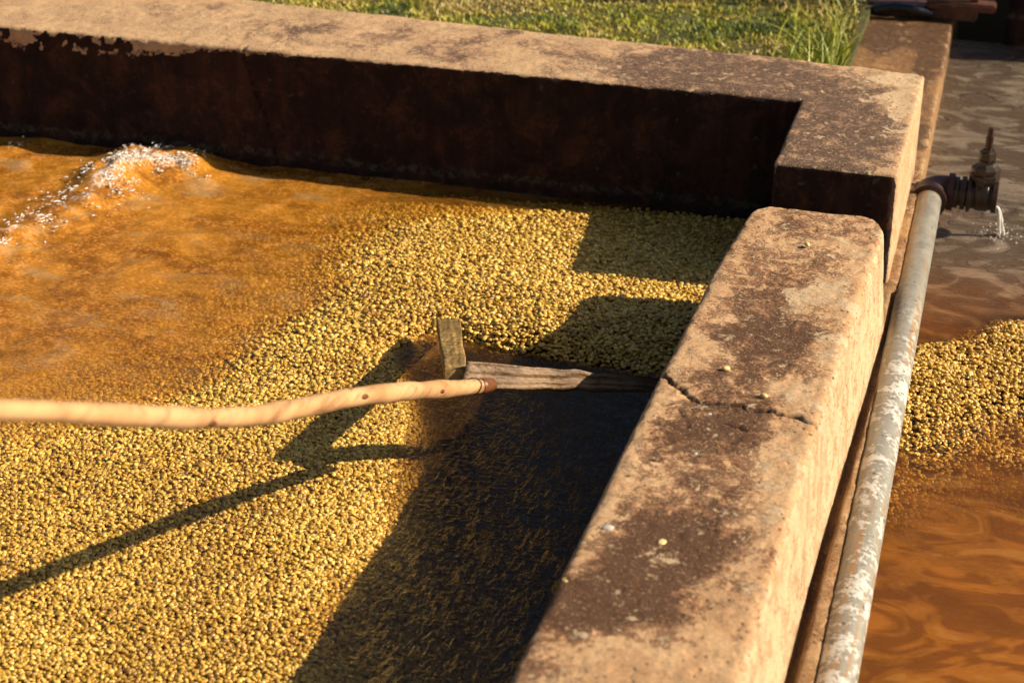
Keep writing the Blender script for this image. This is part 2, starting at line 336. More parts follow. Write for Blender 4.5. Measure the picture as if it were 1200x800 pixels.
# back wall with its return stub (the corner block)
ZB = .229
def warpB(V):
    V = V.copy(); k = np.clip((V[:, 1]-2.96)/.2, 0, 1)
    V[:, 1] += k*np.interp(V[:, 0], [-3.9, -1.5, -.27, -.14], [.11, .085, .0, -.02])
    V[:, 0] += -np.clip((V[:, 0]+.335)/.19, 0, 1)*0
    return V
stB = [(300, 30, .04, .35), (430, 52, .04, .35), (520, 50, .04, .35), (700, 90, .05, .4), (580, 62, .04, .35), (200, 18, .04, .25), (820, 60, .06, .3), (960, 130, .09, .5), (1000, 150, .09, .5), (980, 185, .07, .5), (860, 95, .1, .3), (120, 25, .03, .15), (350, 38, .05, .75), (385, 28, .02, .6), (400, 50, .03, .3), (455, 40, .03, .5), (475, 35, .02, .5), (500, 60, .04, .5), (540, 62, .03, .3), (560, 45, .03, .7), (595, 40, .02, .9), (620, 55, .02, .4),
       (540, 70, .03, .6), (650, 62, .04, .55), (690, 70, .05, .5), (640, 85, .03, .5), (760, 68, .07, .8), (820, 80, .08, .8), (880, 90, .08, .8), (940, 100, .08, .8), (990, 110, .06, .7), (1030, 105, .03, .45),
       (960, 150, .08, .95), (1010, 150, .05, .7), (1000, 180, .06, .8), (930, 180, .05, .9), (1040, 155, .03, .5), (250, 10, .03, .5), (230, 30, .03, .2), (1048, 155, .012, .6), (180, 8, .03, .4), (280, 20, .02, .3), (730, 85, .03, .4), (780, 95, .05, .7), (860, 105, .05, .7)]
paB = [(1050, 92, .03, .8), (1068, 100, .02, .7), (1030, 90, .03, .3), (1040, 112, .02, .6), (1062, 130, .025, .7), (1055, 155, .02, .55), (1048, 180, .012, .5), (995, 100, .012, .5), (1012, 116, .012, .55), (1050, 140, .02, .5), (1058, 118, .02, .4),
       (690, 88, .05, .25), (600, 75, .05, .2)]
def wear_shade_B(V, V0, n):
    R = blobs(V, stB, ZB)*.95; R = np.minimum(R, .8); B = blobs(V, paB, ZB)*1.5
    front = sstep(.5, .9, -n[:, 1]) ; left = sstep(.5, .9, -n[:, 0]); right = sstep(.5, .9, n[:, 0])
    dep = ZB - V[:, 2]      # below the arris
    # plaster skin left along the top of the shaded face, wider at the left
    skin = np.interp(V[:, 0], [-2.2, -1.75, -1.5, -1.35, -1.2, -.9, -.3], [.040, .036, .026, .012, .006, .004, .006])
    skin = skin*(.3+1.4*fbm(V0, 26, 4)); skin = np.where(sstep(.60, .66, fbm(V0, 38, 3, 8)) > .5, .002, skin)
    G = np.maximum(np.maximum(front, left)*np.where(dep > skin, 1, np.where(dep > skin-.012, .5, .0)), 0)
    G = np.where((V0[:, 1] < 2.9), np.maximum(front*np.where(dep > .004, 1, 0), left*np.where(dep > .006, 1, 0)), G)  # unlit faces of the corner block: shade painted as dark colour
    R = R*(1-right) + right*.15; B = np.maximum(B*(1-front), right*.6)
    B = np.maximum(B, front*np.where(dep < skin, .15, 0))
    return np.stack([R, G, B], 1)
_ca = [(-1.372, .235), (-1.368, .20), (-1.360, .17), (-1.345, .12), (-1.325, .06), (-1.315, .0)]
def ckB(V, V0):
    j = (fbm(V0, 60, 2)-.5)*.012; P = np.stack([V[:, 0]+j, V[:, 2]], 1)
    return np.where((V0[:, 1] < 2.965) & (V0[:, 0] < -.5), polydist(P, _ca), 9), .003+0*j, .006
_cb = [tuple(at(px, py, ZB)[:2]) for px, py in ((289, 46), (293, 38), (305, 32), (330, 22))]
def ckB2(V, V0):
    j = (fbm(V0, 60, 2)-.5)*.012
    return np.where(V0[:, 2] > ZB-.012, polydist(V[:, :2]+j[:, None], _cb), 9), .0022+0*j, .003
wallB = masonry('concrete_wall', [(-3.0, 2.95, -.142, 3.165), (-.336, 2.64, -.142, 2.95)], -.30, ZB, r=.007, rp=.012, step=.0045, warp=warpB, wear_shade=wear_shade_B,
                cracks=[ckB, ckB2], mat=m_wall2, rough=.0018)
tag(wallB, 'long weathered concrete wall across the back of the tank with a squared corner block and dark shaded inner face', 'concrete wall')

# base ledge under the walls, seen as the wet strip and the far slab
def wearL(V, V0, n):
    R = .05+.5*sstep(.5, .62, vnoise(V*np.array([1, .3, 1]), 22))+.35*sstep(2.9, 3.1, V[:, 1]) ; R = R + .5*sstep(3.85, 3.95, V[:, 1])
    return np.stack([R, 0*R, .5*sstep(-.15, -.13, V[:, 0])], 1)
def warpL(V):
    V = V.copy(); V[:, 0] += np.clip((V[:, 0]+.3)/.1, 0, 1)*np.interp(V[:, 1], [1.5, 3.0, 4.2], [.008, 0, -.012])
    gx = np.interp(V[:, 1], [0, 1.4, 1.86, 2.5], [-.155, -.151, -.146, -.129])+.003
    V[:, 2] -= .022*sstep(.0085, .003, np.abs(V[:, 0]-gx))*(V[:, 2] > .03)*(V[:, 1] < 2.62); return V
ledge = masonry('concrete_ledge', [(-.33, .35, -.126, 4.6)], -.30, .046, r=.006, step=.004, warp=warpL, wear_shade=wearL, mat=m_ledge, rough=.0015)
tag(ledge, 'long wet brown concrete ledge beneath the walls, running back beside the pipe and channel', 'ledge')

# dark cross wall at the far end of the channel
def wear_shade_X(V, V0, n): return np.stack([.5+0*V[:, 0], .95*(n[:, 2] < .7), 0*V[:, 0]], 1)  # sides coloured dark, shade painted in
wallX = masonry('concrete_wall', [(-.02, 4.26, 1.3, 4.45)], -.30, .42, r=.01, step=.015, wear_shade=wear_shade_X, mat=m_wall2, rough=.002)
tag(wallX, 'black shaded wall closing the far end of the channel, at the top right', 'concrete wall')

# ------------------------------------------------------------------ bean bed
ctl = [(600,250,-.003),(450,243,-.012),(400,245,-.02),(560,240,-.008),(700,245,-.002),(800,262,.002),(870,280,.008),(845,330,.022),(760,330,.026),(700,315,.022),(640,320,.020),(560,320,.014),(480,330,.010),(420,380,.010),(380,300,-.008),(440,290,.002),(350,350,-.012),
 (500,280,.004),(600,290,.010),(600,370,.024),(540,350,.018),(700,370,.030),(790,375,.032),(640,385,.026),(560,380,.020),(500,365,.014),(475,390,.014),(445,430,.012),(470,430,.006),
 (490,388,.004),(515,384,.008),(545,392,.008),(580,400,.010),(615,406,.010),(650,412,.010),(700,420,.010),(750,430,.010),
 (490,398,-.02),(515,396,-.02),(545,404,-.03),(580,412,-.03),(615,418,-.03),(650,424,-.03),(700,432,-.03),(750,441,-.03),
 (495,415,-.06),(515,425,-.07),(545,428,-.07),(580,432,-.07),(640,446,-.07),(700,452,-.07),(760,458,-.06),(482,420,-.02),(490,440,-.03),
 (540,470,-.06),(580,480,-.075),(640,500,-.08),(720,500,-.06),(700,560,-.065),(600,560,-.07),(640,640,-.05),(560,640,-.042),(525,530,-.04),(500,560,-.012),(475,620,-.004),(510,490,-.02),(520,460,-.035),
 (450,700,-.008),(500,760,-.014),(580,760,-.020),(350,780,-.001),(400,760,-.006),(480,660,-.012),(460,520,.004),(430,560,.004),(400,500,.005),(480,490,.0),(470,460,.003),(300,560,.005),(200,620,.002),(100,700,.001),(0,780,.001),(0,600,.001),(100,540,.002),(0,520,.0),(100,520,.001),(300,500,.004),(200,505,.003),(250,455,.0),(300,430,.002),(350,400,.003),
 (0,455,-.022),(100,455,-.02),(180,465,-.008),(200,400,-.022),(100,300,-.05),(0,200,-.06),(300,300,-.028),(250,350,-.024),(340,260,-.032),(400,215,-.04),(300,380,-.015),(0,380,-.04),(600,225,-.02),(720,232,-.015),
 (200,900,.004),(500,900,-.012),(-150,700,.002),(-200,500,-.02),(-200,250,-.06)]
cp = np.array([(*at(a, b, max(z, 0))[:2], z) for a, b, z in ctl])
def kern(d): return d
_D = np.linalg.norm(cp[:, None, :2]-cp[None, :, :2], axis=2); _K = kern(_D) - np.eye(len(cp))*.0  # linear kernel
_A = np.zeros((len(cp)+1,)*2); _A[:-1, :-1] = kern(_D)-np.eye(len(cp))*.01; _A[-1, :-1] = _A[:-1, -1] = 1
_w = np.linalg.solve(_A, np.append(cp[:, 2], 0))
def bed(x, y):
    P = np.stack([x, y], 1); out = np.empty(len(P))
    for s in range(0, len(P), 20000):
        d = np.linalg.norm(P[s:s+20000, None]-cp[None, :, :2], axis=2); out[s:s+20000] = kern(d)@_w[:-1]+_w[-1]
    p3 = np.stack([x, y, 0*x], 1)
    return np.clip(out, -.11, .08) + (fbm(p3, 9, 3)-.5)*.006
def bedR(x, y):                 # bean heap in the channel
    c = at(1190, 440, 0); ang = np.hypot((x-.05)/.30, (y-2.47)/.27)
    p3 = np.stack([x, y, 0*x], 1); edge = np.interp(x, [-.12, -.05, .03, .12, .3, .5], [2.56, 2.62, 2.72, 2.71, 2.68, 2.5]); edge = edge+(fbm(p3, 12, 2, 8)-.5)*.06
    return np.interp(y-edge, [-.85, -.60, -.48, -.36, -.22, -.08, .0, .06, .2], [-.145, -.085, -.062, -.050, -.040, -.032, -.042, -.062, -.125]) - .10*sstep(.30, .62, x) + (fbm(p3, 13, 3, 3)-.5)*.020
WZR = -.045
def grid(x0, x1, y0, y1, st, zf):
    X = np.arange(x0, x1+st/2, st); Y = np.arange(y0, y1+st/2, st); gx, gy = np.meshgrid(X, Y, indexing='ij'); x = gx.ravel(); y = gy.ravel()
    nx, ny = len(X), len(Y); i, j = np.meshgrid(np.arange(nx-1), np.arange(ny-1), indexing='ij'); a = (i*ny+j).ravel()
    return np.stack([x, y, zf(x, y)], 1), np.stack([a, a+ny, a+ny+1, a+1], 1)
V, F = grid(-3.0, -.36, .4, 2.97, .02, lambda x, y: bed(x, y)-.013)
o = link('tank_floor', mesh_np('tank_floor', V, F), m_bed_dark); tag(o, kind='structure')
V, F = grid(-.14, 1.25, .4, 4.3, .02, lambda x, y: np.maximum(bedR(x, y)-.012, -.15))
o = link('channel_floor', mesh_np('channel_floor', V, F), m_bed_dark); tag(o, kind='structure')

# ------------------------------------------------------------------ one coffee bean (three shapes)
def bean_mesh(name, L, W, T, seed):
    bm = bmesh.new(); bmesh.ops.create_icosphere(bm, subdivisions=3, radius=1.0); rr = random.Random(seed)
    sk = rr.uniform(-.12, .12)
    for v in bm.verts:
        x, y, z = v.co
        y2 = y*(1+.10*x+sk*x); z2 = z
        if z > 0: z2 = z*.95
        else: z2 = z*.55
        if z < 0: z2 += .33*math.exp(-(y/.16)**2)*(-z)      # the crease on the flat side
        v.co = Vector((x*L/2, y2*W/2, z2*T*.62))
    for f in bm.faces: f.smooth = True
    me = bpy.data.meshes.new(name); bm.to_mesh(me); bm.free(); me.materials.append(m_bean); return me
bean_me = [bean_mesh('coffee_bean', .0112, .0080, .0058, 1), bean_mesh('coffee_bean', .0100, .0084, .0062, 2), bean_mesh('coffee_bean', .0122, .0078, .0054, 3)]
loose = []
for k, (px, py, rz, fl, lab) in enumerate([
    (851, 433, .6, 0, 'pale coffee bean lying on the wall top just beyond the long crack'),
    (946, 288, 2.0, 0, 'pale coffee bean lying near the rounded far end of the wall top'),
    (776, 636, 1.2, 1, 'yellow coffee bean lying face down in the front brown stain of the wall top'),
    (895, 465, 2.6, 0, 'thin tan coffee bean lying on the wall top beside the right end of the crack'),
    (664, 681, .2, 1, 'dull coffee bean sitting at the tank edge of the wall, nearest the front')]):
    o = bpy.data.objects.new('coffee_bean', bean_me[k % 3]); C.objects.link(o); p = at(px, py, ZR+.002)
    o.location = (p[0], p[1], ZR+.0035); o.rotation_euler = (math.pi*fl+.15, .1, rz); tag(o, lab, 'coffee bean', 'loose beans on the wall top'); loose.append(o)

def heap(name, pts, lab, grp_tint):
    n = len(pts); me = bpy.data.meshes.new(name); me.vertices.add(n); me.vertices.foreach_set('co', pts.astype(np.float32).ravel())
    rot = np.zeros((n, 3), np.float32)
    tilt = rng.normal(0, .30, (n, 2)); rot[:, 0] = tilt[:, 0] + np.where(rng.random(n) < .35, np.pi, 0); rot[:, 1] = tilt[:, 1]; rot[:, 2] = rng.random(n)*6.283
    a = me.attributes.new('rot', 'FLOAT_VECTOR', 'POINT'); a.data.foreach_set('vector', rot.ravel())
    a = me.attributes.new('size', 'FLOAT', 'POINT'); a.data.foreach_set('value', (np.clip(rng.normal(1.0, .12, n), .7, 1.3)*np.interp(pts[:, 1], [1.3, 2.0, 2.4], [.62, .70, .84])*np.where(pts[:, 0] > -.2, .85, 1)).astype(np.float32))
    a = me.attributes.new('tint', 'FLOAT', 'POINT'); a.data.foreach_set('value', np.clip(rng.uniform(.0, .8, n)+.55*(fbm(pts, 7, 3)-.3), .02, 1).astype(np.float32))
    a = me.attributes.new('pick', 'INT', 'POINT'); a.data.foreach_set('value', rng.integers(0, 3, n).astype(np.int32))
    o = link(name, me, m_bean); tag(o, lab, 'coffee beans', kind='stuff')
    g = bpy.data.node_groups.new(name, 'GeometryNodeTree'); g.interface.new_socket('Geometry', in_out='INPUT', socket_type='NodeSocketGeometry'); g.interface.new_socket('Geometry', in_out='OUTPUT', socket_type='NodeSocketGeometry')
    N = g.nodes; Lk = g.links; gi = N.new('NodeGroupInput'); go = N.new('NodeGroupOutput'); iop = N.new('GeometryNodeInstanceOnPoints'); jn = N.new('GeometryNodeJoinGeometry')
    for b in loose[:3][::-1]:
        oi = N.new('GeometryNodeObjectInfo'); oi.inputs['Object'].default_value = b; oi.inputs['As Instance'].default_value = True; oi.transform_space = 'ORIGINAL'; Lk.new(oi.outputs['Geometry'], jn.inputs[0])
    def na(nm, ty):
        q = N.new('GeometryNodeInputNamedAttribute'); q.data_type = ty; q.inputs['Name'].default_value = nm; return q.outputs['Attribute']
    Lk.new(gi.outputs[0], iop.inputs['Points']); Lk.new(jn.outputs[0], iop.inputs['Instance']); iop.inputs['Pick Instance'].default_value = True
    Lk.new(na('pick', 'INT'), iop.inputs['Instance Index']); Lk.new(na('rot', 'FLOAT_VECTOR'), iop.inputs['Rotation']); Lk.new(na('size', 'FLOAT'), iop.inputs['Scale'])
    Lk.new(iop.outputs[0], go.inputs[0]); md = o.modifiers.new('scatter', 'NODES'); md.node_group = g
    return o
def jgrid(x0, x1, y0, y1, st):
    X = np.arange(x0, x1, st); Y = np.arange(y0, y1, st*.866); gx, gy = np.meshgrid(X, Y); gx = gx + (np.arange(len(Y)) % 2)[:, None]*st/2
    p = np.stack([gx.ravel(), gy.ravel()], 1); return p + rng.uniform(-.36, .36, p.shape)*st
def layers(box, f, zmin, keep, y0=2.15):
    out = []
    for st, dz, jit, ya, yb in ((.0066, 0, .0012, 1, 9), (.0066, -.0034, .0012, 1, 9), (.016, .0026, .0010, 1, 9), (.0055, 0, .0009, 0, 1), (.0055, -.0028, .0009, 0, 1), (.014, .0022, .0008, 0, 1)):
        p = jgrid(*box, st); wob = y0+(fbm(np.stack([p[:, 0], p[:, 1], 0*p[:, 0]], 1), 12, 2)-.5)*.15; p = p[(p[:, 1] > np.where(ya > 0, wob, -9)) & (p[:, 1] <= np.where(yb < 9, wob, 99))]; z = f(p[:, 0], p[:, 1]); k = (z > zmin) & keep(p); k2 = rng.random(k.sum()) < np.where(p[k][:, 0] > -.82, np.interp(z[k], [-.07, -.03, -.012], [.2, .6, 1]), 1); p = p[k][k2]; z = z[k][k2]
        out.append(np.concatenate([p, (z+dz+rng.normal(0, jit, len(z)))[:, None]], 1))
    return np.concatenate(out)
def viewkeep(p):                # the part of the tank near the camera's field, with a margin
    d = np.stack([p[:, 0], p[:, 1], -H+0*p[:, 0]], 1); w = d@fwd; u = FPX*(d@rgt)/w+600; v = 400-FPX*(d@upv)/w
    return (u > -250) & (v < 1000) & (u < 1400)
P = layers((-2.0, -.365, 1.0, 2.94), bed, -.068, viewkeep)
heap('coffee_beans', P, 'bed of wet yellow parchment coffee beans filling the washing tank', 0)
P2 = layers((-.12, .6, 1.95, 3.0), bedR, -.080, lambda p: p[:, 0] < 9, 9)
heap('coffee_beans', P2, 'heap of golden coffee beans rising from brown channel water right of the pipe', 0)

# ------------------------------------------------------------------ water
crest = [tuple(at(px, py, .02)[:2]) for px, py in ((-60, 305), (0, 275), (60, 247), (110, 222), (140, 200), (175, 190), (215, 192))]
crest_w = [tuple(at(px, py, .02)[:2]) for px, py in ((125, 200), (165, 182), (210, 184))]
back = [tuple(at(px, py, .0)[:2]) for px, py in ((-60, 185), (0, 180), (60, 165), (120, 160))]
def zw(x, y):
    P = np.stack([x, y], 1); p3 = np.stack([x, y, 0*x], 1)
    d = polydist(P, crest); d2 = polydist(P, crest_w); d3 = polydist(P, back)
    left = sstep(-.75, -1.15, x)
    z = .014*np.exp(-(d/.06)**2) + .026*np.exp(-(d2/.07)**2) + .008*np.exp(-(d3/.03)**2)
    z = z*(1+.9*(fbm(p3, 18, 2)-.5)) + np.exp(-(d/.05)**2)*(fbm(p3, 40, 2)-.5)*.014
    z = z + left*(fbm(p3*np.array([1, 1.6, 1]), 14, 3, 2)-.5)*.013 + left*(fbm(p3*np.array([1, 2.2, 1]), 34, 2, 6)-.5)*.005*(1+2.5*np.exp(-(d/.10)**2))
    return z
V, F = grid(-3.0, -.36, .4, 2.962, .0075, zw)
x, y = V[:, 0], V[:, 1]; b0 = bed(x, y); dep = np.clip(V[:, 2]-b0-.0, 0, 1)
P = V[:, :2]; d = polydist(P, crest)
pool = np.exp(-(((x+.60)/.22)**2+((y-1.92)/.42)**2)*1.0)
clear_shade = np.clip(1.5*np.exp(-(((x+.56)/.25)**2+((y-1.85)/.50)**2)**1.3)+1.3*np.exp(-((x+.62)/.22)**2-((y-2.22)/.14)**2), 0, 1)  # clear pool, with the wall's shade painted near black
k = 36+14*clear_shade; opac = 1-np.exp(-k*np.clip(dep-.002, 0, 1))
rip = .75+.1*clear_shade+.45*np.exp(-((x+.55)/.16)**2-((y-1.93)/.20)**2)+.10*clear_shade+.55*np.exp(-(d/.14)**2)+.25*sstep(-.95, -1.3, x); foam = .85*np.exp(-(d/.032)**2)*sstep(-.0, .03, V[:, 2])+.35*np.exp(-(polydist(P, back)/.02)**2)
me = mesh_np('tank_water', V, F); attr(me, 'flow', np.stack([np.clip(opac, 0, .97), np.clip(rip, 0, 2.4), np.clip(foam, 0, 1)], 1))
attr(me, 'clear_shade_sheen', np.repeat((clear_shade*.97)[:, None], 3, 1)); o = link('tank_water', me, m_water); tag(o, kind='structure')
drip = at(1172, 246, WZR)
def zr(x, y):
    p3 = np.stack([x, y, 0*x], 1); r = np.hypot(x-drip[0], y-drip[1])
    return WZR + (fbm(p3*np.array([1, 1.5, 1]), 7, 3, 9)-.5)*.010*sstep(2.4, 3.0, y) + (fbm(p3, 9, 2, 4)-.5)*.004 + .0025*np.cos(r*170)*np.exp(-r*9)
V, F = grid(-.14, 1.25, .4, 4.28, .0075, zr)
x, y = V[:, 0], V[:, 1]; dep = np.clip(V[:, 2]-bedR(x, y), 0, 1); r = np.hypot(x-drip[0], y-drip[1])
me = mesh_np('channel_water', V, F); attr(me, 'flow', np.stack([np.clip(1-np.exp(-55*dep), 0, .98), 1.2+2.2*sstep(2.6, 3.2, y), .75*np.exp(-(r/.02)**2)], 1))
attr(me, 'clear_shade_sheen', np.repeat((sstep(2.6, 3.05, y)*.95)[:, None], 3, 1)); o = link('channel_water', me, m_water2); tag(o, kind='structure')  # far part takes the painted sky reflection

def clear_mat():
    m, t, b = M('clear_water'); b.inputs['Base Color'].default_value = (.95, .93, .88, 1); b.inputs['Roughness'].default_value = .05
    b.inputs['Transmission Weight'].default_value = .25; b.inputs['IOR'].default_value = 1.33; b.inputs['Specular IOR Level'].default_value = 1.0
    n = noise(t, 90, 3); bump(t, b, n, .001); return m
m_drop = clear_mat()
def droplets(name, centers, radii, lab, cat, sub=1):
    bm = bmesh.new(); bmesh.ops.create_icosphere(bm, subdivisions=sub, radius=1); bv = np.array([v.co[:] for v in bm.verts]); bf = np.array([[v.index for v in f.verts] for f in bm.faces]); bm.free()
    n = len(centers); sc = np.stack([radii*rng.uniform(.8, 1.6, n), radii*rng.uniform(.8, 1.4, n), radii*rng.uniform(.6, 1.1, n)], 1)
    if name == 'splash_water' and n > 500: sc[:, 0] *= rng.uniform(1, 3.4, n)
    ang = .75+rng.normal(0, .5, n); ca, sa = np.cos(ang)[:, None], np.sin(ang)[:, None]; L = bv[None]*sc[:, None]
    V = (np.stack([L[..., 0]*ca-L[..., 1]*sa, L[..., 0]*sa+L[..., 1]*ca, L[..., 2]], 2)+centers[:, None]).reshape(-1, 3); F = (bf[None]+np.arange(n)[:, None, None]*len(bv)).reshape(-1, 3)
    o = link(name, mesh_np(name, V, F), m_drop); tag(o, lab, cat, kind='stuff'); return o
cr = np.array(crest); seg = rng.random(2400)**.75*(len(cr)-1); i = np.minimum(seg.astype(int), len(cr)-2); p = cr[i]+(cr[i+1]-cr[i])*(seg-i)[:, None]
wd = np.interp(seg, [0, 2, 4, 6], [.012, .028, .044, .030]); p = p+rng.normal(0, 1, p.shape)*wd[:, None]
p2 = np.array(back)[0]+(np.array(back)[-1]-np.array(back)[0])*rng.random(160)[:, None]+rng.normal(0, .012, (160, 2)); p = np.concatenate([p, p2])
clus = fbm(np.stack([p[:, 0], p[:, 1], 0*p[:, 0]], 1), 34, 3); p = p[clus > .50]
z = zw(p[:, 0], p[:, 1])+np.abs(rng.normal(0, .005, len(p)))
droplets('splash_water', np.stack([p[:, 0], p[:, 1], z], 1), rng.uniform(.0005, .0019, len(p))*rng.uniform(.35, 1, len(p)), 'sparkling white splash along the breaking wave at the upper left of the tank', 'splash')

# ------------------------------------------------------------------ tubes and lathes
def tube(pts, rad, n=20, wob=0.0, f=40, cap=True, squash=None, seed=0):
    pts = np.asarray(pts, float); rad = np.broadcast_to(rad, (len(pts),)); T = np.gradient(pts, axis=0); T /= np.linalg.norm(T, axis=1)[:, None]
    up = np.array([0, 0, 1.]) if abs(T[0][2]) < .9 else np.array([0, 1., 0]); S = np.cross(T, up); S /= np.linalg.norm(S, axis=1)[:, None]; U = np.cross(S, T)
    a = np.arange(n)/n*2*np.pi; V = []
    for p, r, s, u in zip(pts, rad, S, U): V.append(p+r*(np.cos(a)[:, None]*s+np.sin(a)[:, None]*u))
    V = np.array(V); m = len(pts)
    if wob: 
        nn = fbm(V.reshape(-1, 3), f, 3, seed).reshape(m, n); V += ((nn-.5)*wob)[..., None]*(V-pts[:, None])/np.maximum(rad, 1e-6)[:, None, None]
    F = [(i*n+j, i*n+(j+1) % n, (i+1)*n+(j+1) % n, (i+1)*n+j) for i in range(m-1) for j in range(n)]
    V = V.reshape(-1, 3); V = np.concatenate([V, pts[:1], pts[-1:]])
    me = bpy.data.meshes.new('tube'); cf = [(m*n, (j+1) % n, j) for j in range(n)]+[(m*n+1, (m-1)*n+j, (m-1)*n+(j+1) % n) for j in range(n)]
    me.from_pydata(V.tolist(), [], F+(cf if cap else [])); me.polygons.foreach_set('use_smooth', [True]*len(F)+[False]*(len(cf) if cap else 0)); me.update(); return me
def lathe(axis_pts, prof, n=24, hexa=False):      # profile (t, r) along the axis a->b; sharp steps kept
    a, b = np.array(axis_pts[0], float), np.array(axis_pts[1], float); d = b-a; L = np.linalg.norm(d); d /= L
    bm = bmesh.new(); s = Vector(d).orthogonal().normalized(); u = Vector(d).cross(s); rings = []
    for t, r in prof:
        c = Vector(a+d*t); rings.append([bm.verts.new(c+(s*math.cos(k/n*2*math.pi)+u*math.sin(k/n*2*math.pi))*r) for k in range(n)])
    for r0, r1 in zip(rings[:-1], rings[1:]):
        for k in range(n): f = bm.faces.new((r0[k], r0[(k+1) % n], r1[(k+1) % n], r1[k])); f.smooth = n > 8
    bm.faces.new(rings[0][::-1]); bm.faces.new(rings[-1]); bmesh.ops.recalc_face_normals(bm, faces=bm.faces)
    for e in bm.edges:
        if len(e.link_faces) == 2 and e.calc_face_angle(0) > .5: e.smooth = False
    me = bpy.data.meshes.new('lathe'); bm.to_mesh(me); bm.free(); return me
def spline(P, n):
    P = [Vector(p) for p in P]; P = [P[0]*2-P[1]]+P+[P[-1]*2-P[-2]]; out = []
    m = len(P)-3
    for s in range(m):
        for k in range(n):
            t = k/n; a, b, c, d = P[s:s+4]; out.append(.5*((2*b)+(-a+c)*t+(2*a-5*b+4*c-d)*t*t+(-a+3*b-3*c+d)*t**3))
    out.append(P[-2]); return np.array([v[:] for v in out])

# ------------------------------------------------------------------ pipe with elbow and gate valve
def pipe_mat():
    m, t, b = M('galvanised_pipe'); ob = mapped(t, (1, 1, 1)); n1 = noise(t, 30, 6, .65, ob); n2 = noise(t, 110, 6, .7, ob); st = noise(t, 1, 4, .5, mapped(t, (120, 3, 120)))
    tc = nd(t, 'ShaderNodeTexCoord'); sx = nd(t, 'ShaderNodeSeparateXYZ'); t.links.new(tc.outputs['Object'], sx.inputs[0])
    near = rmp(t, sx.outputs['Y'], 2.75, 2.3)
    col = mixc(t, rmp(t, n1, .35, .65), (.29, .275, .23), (.20, .19, .16))
    col = mixc(t, rmp(t, st, .54, .64, 0, .8), col, (.34, .19, .07))
    splash = mth(t, 'ADD', mth(t, 'MULTIPLY', n1, .6), mth(t, 'MULTIPLY', n2, .5)); splash = mth(t, 'MULTIPLY', rmp(t, splash, .53, .62), near)
    col = mixc(t, splash, col, (.58, .56, .50))
    col = mixc(t, rmp(t, noise(t, 75, 5, .7, ob), .60, .66), col, (.10, .085, .06))
    t.links.new(col, b.inputs['Base Color']); b.inputs['Metallic'].default_value = .25; b.inputs['Roughness'].default_value = .42
    bump(t, b, mth(t, 'ADD', n2, mth(t, 'MULTIPLY', splash, .5)), .0012, .7); return m
m_pipe = pipe_mat()
m_iron = simple('dark_painted_iron', (.016, .006, .005), .35, .2, 80, bd=.0015, spec=.5, col2=(.045, .013, .010))
m_brass = simple('grimy_bronze', (.012, .008, .006), .38, .2, 70, bd=.001, spec=.5, col2=(.040, .024, .012))
pz = .03; pr = .0232
A = at(1091, 222, pz); A[0] = -.1085; E0 = np.array([-.1085, 3.08, pz])
pipe = empty('water_pipe', (-.10, 1.6, pz)); tag(pipe, 'long speckled galvanised water pipe lying beside the wall and over the channel edge', 'pipe')
def ch(name, me, mat, root): 
    o = link(name, me, mat); o.parent = root; o.matrix_parent_inverse = Matrix.Translation(-Vector(root.location)); return o
n = 60; tt = np.linspace(0, 1, n); base = np.stack([np.interp(tt, [0, 1], [-.089, -.1085]), .4+(3.08-.4)*tt, pz+0*tt], 1)
ch('tube', tube(base, pr, 32, .0008, 20), m_pipe, pipe)
# elbow
R0 = .026; th = np.linspace(0, math.pi/2, 12); el = np.stack([-.1085+R0*(1-np.cos(th)), 3.075+R0*np.sin(th), pz+0*th], 1); el = np.concatenate([[[-.1085, 3.050, pz]], el, [[-.1085+R0+.008, 3.075+R0, pz]]])
elb = ch('elbow', tube(el, .0285, 28, .001, 30), m_iron, pipe)
ch('collar', lathe(([-.1085, 3.04, pz], [-.1085, 3.07, pz]), [(0, .0255), (.0, .032), (.013, .032), (.015, .029)], 28), m_iron, pipe)
yv = 3.075+R0; x0 = -.1085+R0+.004
ch('collar', lathe(([x0, yv, pz], [x0+.02, yv, pz]), [(0, .028), (0, .034), (.011, .034), (.012, .026)], 28), m_iron, pipe)
valve = empty('gate_valve', (x0+.085, yv, pz)); tag(valve, 'dark bronze gate valve with bare upright spindle, dribbling water at the pipe end', 'valve')
ch('union', lathe(([x0+.010, yv, pz], [x0+.06, yv, pz]), [(0, .022), (.002, .022), (.002, .029), (.009, .029), (.010, .024), (.014, .024), (.014, .031), (.022, .031), (.023, .024), (.030, .024)], 10), m_brass, valve)
ch('body', lathe(([x0+.034, yv, pz], [x0+.14, yv, pz]), [(0, .024), (.001, .033), (.007, .033), (.008, .027), (.013, .026), (.018, .029), (.036, .029), (.041, .026), (.044, .026), (.045, .031), (.053, .031), (.054, .025), (.0541, .021), (.048, .020)], 24), m_brass, valve)
xb = x0+.062
ch('bonnet', lathe(([xb, yv, pz], [xb, yv, pz+.12]), [(0, .021), (.030, .021), (.032, .0265), (.041, .0265), (.042, .023), (.047, .023), (.048, .0255), (.053, .0255), (.058, .018), (.062, .015), (.067, .015)], 8), m_brass, valve)
ch('gland_nut', lathe(([xb, yv, pz+.069], [xb, yv, pz+.09]), [(0, .014), (.0, .0155), (.013, .0155), (.015, .011), (.018, .011)], 6), m_brass, valve)
ch('spindle', lathe(([xb, yv, pz+.085], [xb, yv, pz+.125]), [(0, .0065), (.026, .0065), (.026, .005), (.042, .005)], 10), m_iron, valve)
